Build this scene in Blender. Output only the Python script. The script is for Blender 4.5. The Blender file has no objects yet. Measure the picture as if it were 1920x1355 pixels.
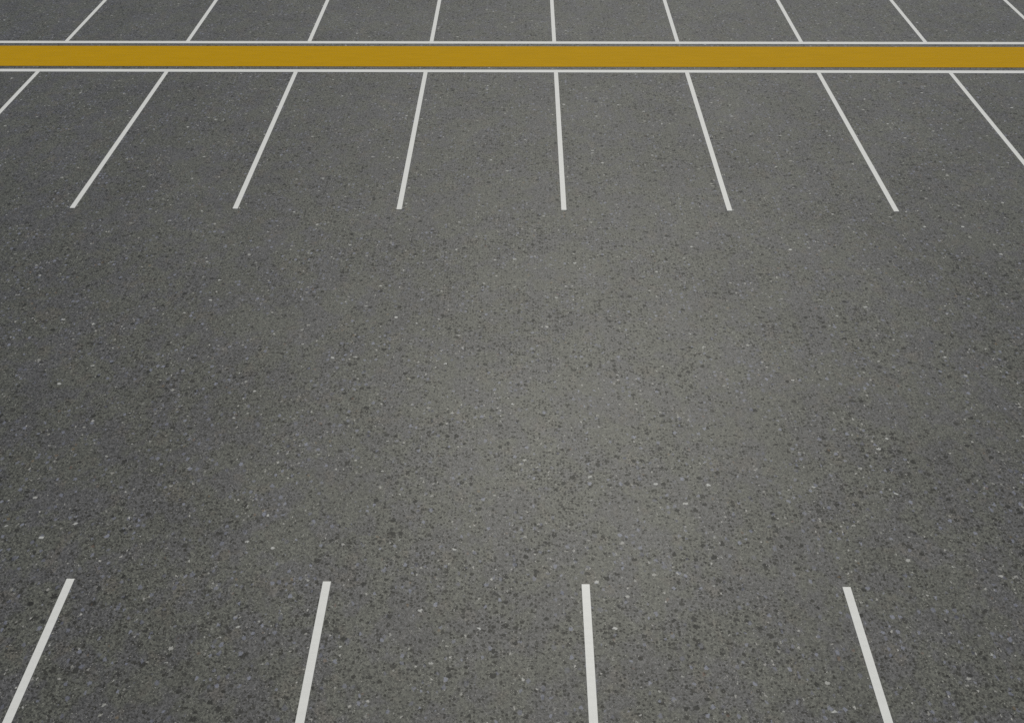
import bpy, math, random
from mathutils import Matrix, Vector

scene = bpy.context.scene
C = scene.collection
R = math.radians

# ---------------------------------------------------------------- camera
PITCH, YAW, ROLL = 0.8562, 0.0185, -0.0072
cam_data = bpy.data.cameras.new("camera")
cam = bpy.data.objects.new("camera", cam_data)
C.objects.link(cam)
cam_data.sensor_fit = 'HORIZONTAL'
cam_data.sensor_width = 36.0
cam_data.lens = 36.0 * 1312.48 / 1920.0
cam_data.clip_start = 0.1
cam_data.clip_end = 5000.0
cp, sp = math.cos(PITCH), math.sin(PITCH)
fwd, up, rt = Vector((0, cp, -sp)), Vector((0, sp, cp)), Vector((1, 0, 0))
cr, sr = math.cos(ROLL), math.sin(ROLL)
rt2, up2 = rt * cr + up * sr, up * cr - rt * sr
m = Matrix((rt2, up2, -fwd)).transposed()
m = Matrix.Rotation(YAW, 3, 'Z') @ m
cam.matrix_world = Matrix.Translation((9.3585, 0.0, 6.5054)) @ m.to_4x4()
scene.camera = cam

# ---------------------------------------------------------------- light
SUN_EL, SUN_AZ = R(59.5), R(10.0)        # azimuth clockwise from +Y
world = bpy.data.worlds.new("World")
scene.world = world
world.use_nodes = True
wn = world.node_tree.nodes
bg = wn["Background"]
sky = wn.new("ShaderNodeTexSky")
sky.sky_type = 'NISHITA'
sky.sun_disc = False
sky.sun_elevation = SUN_EL
sky.sun_rotation = SUN_AZ
sky.dust_density = 2.0
world.node_tree.links.new(sky.outputs[0], bg.inputs[0])
bg.inputs[1].default_value = 0.05

sun_data = bpy.data.lights.new("sun", 'SUN')
sun_data.energy = 2.45
sun_data.angle = R(0.5)
sun_data.color = (1.0, 0.985, 0.87)
sun = bpy.data.objects.new("sun", sun_data)
C.objects.link(sun)
sdir = Vector((math.sin(SUN_AZ) * math.cos(SUN_EL), math.cos(SUN_AZ) * math.cos(SUN_EL), math.sin(SUN_EL)))
sun.rotation_euler = sdir.to_track_quat('Z', 'Y').to_euler()
sun.location = (9, 12, 30)

scene.view_settings.view_transform = 'Standard'
scene.view_settings.look = 'None'
scene.view_settings.gamma = 1.0
scene.view_settings.exposure = 0.0
scene.render.engine = 'CYCLES'
scene.cycles.use_denoising = False
scene.cycles.max_bounces = 3


# ---------------------------------------------------------------- materials
class Nodes:
    def __init__(self, name):
        self.mat = bpy.data.materials.new(name)
        self.mat.use_nodes = True
        self.nt = self.mat.node_tree
        self.bsdf = self.nt.nodes["Principled BSDF"]

    def node(self, kind, **kw):
        n = self.nt.nodes.new(kind)
        for k, v in kw.items():
            setattr(n, k, v)
        return n

    def put(self, sock, v):
        if isinstance(v, bpy.types.NodeSocket):
            self.nt.links.new(v, sock)
        elif v is not None:
            if isinstance(v, (tuple, list)) and len(v) == 3 and sock.type == 'RGBA':
                v = (*v, 1.0)
            sock.default_value = v

    def math(self, op, a, b=None, clamp=False):
        n = self.node("ShaderNodeMath", operation=op, use_clamp=clamp)
        self.put(n.inputs[0], a)
        self.put(n.inputs[1], b)
        return n.outputs[0]

    def vadd(self, a, b):
        n = self.node("ShaderNodeVectorMath", operation='ADD')
        self.put(n.inputs[0], a)
        self.put(n.inputs[1], b)
        return n.outputs[0]

    def vmul(self, a, b):
        n = self.node("ShaderNodeVectorMath", operation='MULTIPLY')
        self.put(n.inputs[0], a)
        self.put(n.inputs[1], b)
        return n.outputs[0]

    def mapr(self, v, a, b, c=0.0, d=1.0, smooth=True):
        n = self.node("ShaderNodeMapRange", interpolation_type='SMOOTHSTEP' if smooth else 'LINEAR')
        self.put(n.inputs[0], v)
        for i, x in enumerate((a, b, c, d)):
            self.put(n.inputs[1 + i], x)
        return n.outputs[0]

    def noise(self, vec, scale, detail=2.0, rough=0.5):
        n = self.node("ShaderNodeTexNoise", noise_dimensions='2D')
        self.put(n.inputs["Vector"], vec)
        n.inputs["Scale"].default_value = scale
        n.inputs["Detail"].default_value = detail
        n.inputs["Roughness"].default_value = rough
        return n

    def vor(self, vec, scale):
        n = self.node("ShaderNodeTexVoronoi", voronoi_dimensions='2D')
        self.put(n.inputs["Vector"], vec)
        n.inputs["Scale"].default_value = scale
        return n

    def mix(self, f, a, b, mode='MIX'):
        n = self.node("ShaderNodeMix", data_type='RGBA', blend_type=mode)
        self.put(n.inputs[0], f)
        self.put(n.inputs[6], a)
        self.put(n.inputs[7], b)
        return n.outputs[2]


def asphalt_material():
    N = Nodes("asphalt")
    tc = N.node("ShaderNodeTexCoord")
    P = tc.outputs["Object"]
    # irregular coordinates so that the stones are broken shapes, not discs
    w1 = N.noise(P, 38.0, 2.0, 0.6).outputs["Color"]
    warp = N.vmul(N.vadd(w1, (-0.5, -0.5, -0.5)), (0.040, 0.040, 0.0))
    Q = N.vadd(P, warp)
    w2 = N.noise(P, 110.0, 1.0, 0.5).outputs["Color"]
    Qf = N.vadd(P, N.vmul(N.vadd(w2, (-0.5, -0.5, -0.5)), (0.014, 0.014, 0.0)))

    # binder: olive grey with cooler violet grey and faint brown patches
    big = N.noise(P, 0.55, 4.0, 0.6).outputs["Fac"]
    mid = N.noise(N.vadd(P, (31.0, 7.0, 0)), 2.3, 4.0, 0.62).outputs["Fac"]
    brn = N.noise(N.vadd(P, (-13.0, 57.0, 0)), 3.1, 3.0, 0.6).outputs["Fac"]
    col = N.mix(N.mapr(mid, 0.44, 0.58), (0.0595, 0.0603, 0.0510), (0.0558, 0.0548, 0.0568))
    col = N.mix(N.math('MULTIPLY', N.mapr(brn, 0.58, 0.70), 0.45), col, (0.074, 0.064, 0.052))

    # sand grain
    g1 = N.vor(Qf, 75.0)
    sepg = N.node("ShaderNodeSeparateColor")
    N.put(sepg.inputs[0], g1.outputs["Color"])
    grain = N.mapr(sepg.outputs[0], 0.0, 1.0, 0.36, 1.78, False)
    g2 = N.noise(P, 190.0, 2.0, 0.7).outputs["Fac"]
    fine = N.mapr(g2, 0.28, 0.72, 0.55, 1.50, False)
    g3 = N.noise(P, 30.0, 3.0, 0.7).outputs["Fac"]
    clump = N.math("MULTIPLY", N.mapr(g3, 0.3, 0.7, 0.76, 1.26, False), N.mapr(big, 0.3, 0.7, 0.90, 1.10, False))
    lum = N.math('MULTIPLY', N.math('MULTIPLY', grain, fine), clump)
    comb = N.node("ShaderNodeCombineColor")
    for i in range(3):
        N.put(comb.inputs[i], lum)
    col = N.mix(1.0, col, comb.outputs[0], 'MULTIPLY')

    # how many dark stones show, patch by patch
    dens = N.mapr(N.noise(N.vadd(P, (5.0, -22.0, 0)), 0.8, 3.0, 0.6).outputs["Fac"], 0.34, 0.66, 0.35, 1.55, False)

    def stones(vec, scale, prob, r0, r1, soft, col, colour_a, colour_b, strength, use_dens=False):
        v = N.vor(vec, scale)
        sep = N.node("ShaderNodeSeparateColor")
        N.put(sep.inputs[0], v.outputs["Color"])
        pr = N.math('MULTIPLY', dens, prob) if use_dens else prob
        pick = N.math('LESS_THAN', sep.outputs[0], pr)
        rad = N.mapr(sep.outputs[1], 0.0, 1.0, r0, r1, False)
        inner = N.math('SUBTRACT', rad, soft)
        body = N.math('SUBTRACT', 1.0, N.mapr(v.outputs["Distance"], inner, rad))
        f = N.math('MULTIPLY', N.math('MULTIPLY', pick, body), strength)
        c = N.mix(sep.outputs[2], colour_a, colour_b)
        return N.mix(f, col, c), f

    off = lambda x, y: N.vadd(Q, (x, y, 0.0))
    D1, D2 = (0.018, 0.017, 0.014), (0.040, 0.039, 0.035)
    col, f1 = stones(N.vmul(Qf, (0.78, 1.15, 1.0)), 36.0, 0.36, 0.17, 0.47, 0.10, col, D1, D2, 0.82, True)
    col, f5 = stones(N.vmul(off(3.3, 8.1), (0.80, 1.1, 1.0)), 20.0, 0.23, 0.12, 0.38, 0.08, col, D1, D2, 0.86, True)
    col, f2 = stones(N.vmul(off(9.7, 1.9), (0.85, 1.1, 1.0)), 12.0, 0.15, 0.11, 0.36, 0.06, col, (0.014, 0.014, 0.013), (0.036, 0.035, 0.032), 0.85, True)
    # blue grey stones, gathered in loose drifts
    drift = N.mapr(N.noise(N.vadd(P, (71.0, 40.0, 0)), 1.5, 3.0, 0.6).outputs["Fac"], 0.40, 0.66, 0.5, 2.2, False)
    col, _ = stones(off(-4.3, 2.6), 15.0, N.math("MULTIPLY", drift, 0.15), 0.10, 0.36, 0.08, col, (0.078, 0.080, 0.108), (0.21, 0.22, 0.285), 0.72)
    col, _ = stones(off(-7.9, 5.2), 9.0, 0.05, 0.12, 0.30, 0.12, col, (0.085, 0.087, 0.12), (0.12, 0.125, 0.17), 0.45)
    # pale chips
    col, f3 = stones(off(17.1, -3.2), 26.0, N.math("MULTIPLY", drift, 0.060), 0.08, 0.34, 0.08, col, (0.11, 0.108, 0.10), (0.42, 0.41, 0.39), 0.85)
    Qs = N.vmul(N.vadd(Q, (2.2, 6.6, 0)), (0.55, 1.0, 1.0))
    col, f4 = stones(Qs, 13.0, 0.042, 0.06, 0.22, 0.06, col, (0.24, 0.235, 0.215), (0.50, 0.50, 0.49), 0.85)
    # bright quartz specks
    col, _ = stones(N.vadd(P, (1.1, 2.7, 0)), 80.0, 0.035, 0.2, 0.45, 0.15, col, (0.24, 0.23, 0.21), (0.40, 0.39, 0.36), 0.8)
    # rust and ochre stones, rare
    col, _ = stones(off(23.0, 11.0), 13.0, 0.020, 0.10, 0.26, 0.08, col, (0.11, 0.050, 0.036), (0.17, 0.12, 0.060), 0.50)

    N.put(N.bsdf.inputs["Base Color"], col)
    # surface relief
    h = N.math('ADD', N.math('MULTIPLY', g2, 0.45), N.math('MULTIPLY', sepg.outputs[0], 0.30))
    h = N.math('ADD', h, N.math('MULTIPLY', g3, 0.6))
    h = N.math('SUBTRACT', h, N.math('MULTIPLY', f1, 0.35))
    b = N.node("ShaderNodeBump")
    b.inputs["Strength"].default_value = 0.45
    b.inputs["Distance"].default_value = 0.0035
    N.put(b.inputs["Height"], h)
    N.put(N.bsdf.inputs["Normal"], b.outputs[0])
    N.bsdf.inputs["Roughness"].default_value = 0.525
    # the dark pits and basalt faces are matt, the binder round them is polished by tyres
    dark = N.math('MAXIMUM', N.math('MAXIMUM', f1, f5), f2)
    polish = N.mapr(g2, 0.3, 0.7, 0.42, 0.72, False)
    N.put(N.bsdf.inputs["Specular IOR Level"], N.math('MULTIPLY', polish, N.mapr(dark, 0.0, 1.0, 1.0, 0.45, False)))
    return N.mat


def paint_material(name, colour, colour2, rough, spec, tint=(1, 1, 1), streak=(0.25, 3.0, 1.0)):
    N = Nodes(name)
    tc = N.node("ShaderNodeTexCoord")
    P = tc.outputs["Object"]
    n1 = N.noise(N.vmul(P, streak), 6.0, 4.0, 0.6).outputs["Fac"]
    n2 = N.noise(P, 120.0, 2.0, 0.6).outputs["Fac"]
    col = N.mix(N.mapr(n1, 0.35, 0.65), colour, colour2)
    v = N.mapr(n2, 0.3, 0.7, 0.965, 1.03, False)
    comb = N.node("ShaderNodeCombineColor")
    for i in range(3):
        N.put(comb.inputs[i], v)
    col = N.mix(1.0, col, comb.outputs[0], 'MULTIPLY')
    N.put(N.bsdf.inputs["Base Color"], col)
    b = N.node("ShaderNodeBump")
    b.inputs["Strength"].default_value = 0.25
    b.inputs["Distance"].default_value = 0.001
    N.put(b.inputs["Height"], N.noise(P, 90.0, 2.0, 0.6).outputs["Fac"])
    N.put(N.bsdf.inputs["Normal"], b.outputs[0])
    N.bsdf.inputs["Roughness"].default_value = rough
    N.bsdf.inputs["Specular IOR Level"].default_value = spec
    N.bsdf.inputs["Specular Tint"].default_value = (*tint, 1.0)
    return N.mat


ASPHALT = asphalt_material()
WHITE = paint_material("white_road_paint", (0.655, 0.65, 0.635), (0.68, 0.675, 0.66), 0.50, 0.5)
YELLOW = paint_material("yellow_road_paint", (0.445, 0.25, 0.0), (0.475, 0.266, 0.0), 0.50, 0.10, tint=(1.0, 0.62, 0.0))


# ---------------------------------------------------------------- meshes
def sheet(name, x0, x1, y0, y1, mat):
    me = bpy.data.meshes.new(name)
    me.from_pydata([(x0, y0, 0), (x1, y0, 0), (x1, y1, 0), (x0, y1, 0)], [], [(0, 1, 2, 3)])
    me.materials.append(mat)
    o = bpy.data.objects.new(name, me)
    C.objects.link(o)
    return o


def paint_mesh(name, w, l, top, mat):
    """a coat of paint: flat top, sloping shoulders, edge going just into the ground; origin at the middle of its base"""
    s = 0.0015
    a, b = w / 2, l / 2
    vs = []
    for z, i in ((-0.002, 0.0), (top - 0.0012, 0.0), (top, s)):
        vs += [(-a + i, -b + i, z), (a - i, -b + i, z), (a - i, b - i, z), (-a + i, b - i, z)]
    fs = [(8, 9, 10, 11)]
    for k in (0, 4):
        for j in range(4):
            n = (j + 1) % 4
            fs.append((k + j, k + n, k + 4 + n, k + 4 + j))
    me = bpy.data.meshes.new(name)
    me.from_pydata(vs, [], fs)
    me.materials.append(mat)
    return me


def tag(o, label, cat, group=None):
    o["label"] = label
    o["category"] = cat
    if group:
        o["group"] = group


ground = sheet("ground", -1500, 1500, -1500, 1500, ASPHALT)
ground["kind"] = "structure"

# across the lot, far to near: white line, yellow band, white line (y of each edge)
U0, U1, Y0, Y1, L0, L1 = 14.2579, 14.1552, 14.0411, 13.1867, 13.0648, 12.9597
XA, XB = -60.0, 78.0


def long_mark(name, ya, yb, top, mat, label, cat, group=None):
    o = bpy.data.objects.new(name, paint_mesh(name, XB - XA, abs(ya - yb), top, mat))
    o.location = ((XA + XB) / 2, (ya + yb) / 2, 0)
    C.objects.link(o)
    tag(o, label, cat, group)
    return o


long_mark("border_line", U0, U1, 0.0045, WHITE,
          "thin white line running along the far upper edge of the yellow band", "painted line", "long white lines along the yellow band")
long_mark("border_line", L0, L1, 0.0045, WHITE,
          "thin white line running along the near lower edge of the yellow band", "painted line", "long white lines along the yellow band")
long_mark("divider_band", Y0, Y1, 0.0040, YELLOW,
          "broad yellow painted band running across the whole car park between two white lines", "painted band")

# bay lines
S, LW, BAY = 2.5, 0.0783, 12.98 - 8.677
line_mesh = paint_mesh("bay_line", LW, BAY, 0.0037, WHITE)
proto = bpy.data.objects.new("bay_line", line_mesh)
used = [False]


def bay_line(x, y, label, group):
    if used[0]:
        o = proto.copy()
    else:
        o = proto
        used[0] = True
    C.objects.link(o)
    o.location = (x, y, 0)
    tag(o, label, "bay line", group)
    return o


ORD = ["leftmost", "second from left", "third from left", "fourth from left", "fifth from left",
       "sixth from left", "seventh from left", "eighth from left", "rightmost"]


def lean(x):
    d = x - 9.6
    if abs(d) < 1.0:
        return "almost upright"
    deg = "slightly" if abs(d) < 4 else "clearly" if abs(d) < 6.5 else "steeply"
    return "leaning %s %s" % (deg, "right" if d < 0 else "left")


for k in range(9):
    x = k * S
    bay_line(x, U1 + 0.03 + BAY / 2,
             "%s of nine white bay lines above the yellow band, %s" % (ORD[k], lean(x)),
             "white bay lines beyond the yellow band")
for k in range(8):
    x = k * S
    bay_line(x, 8.677 + BAY / 2,
             "%s of eight white bay lines below the yellow band, %s" % (ORD[k] if k < 7 else "rightmost", lean(x)),
             "white bay lines on the near side of the yellow band")
for j, k in enumerate((2, 3, 4, 5)):
    x = k * S
    bay_line(x, 2.8104 - BAY / 2,
             "%s of four white bay lines cut by the bottom edge, %s" % (ORD[j] if j < 3 else "rightmost", lean(x)),
             "white bay lines of the nearest row")
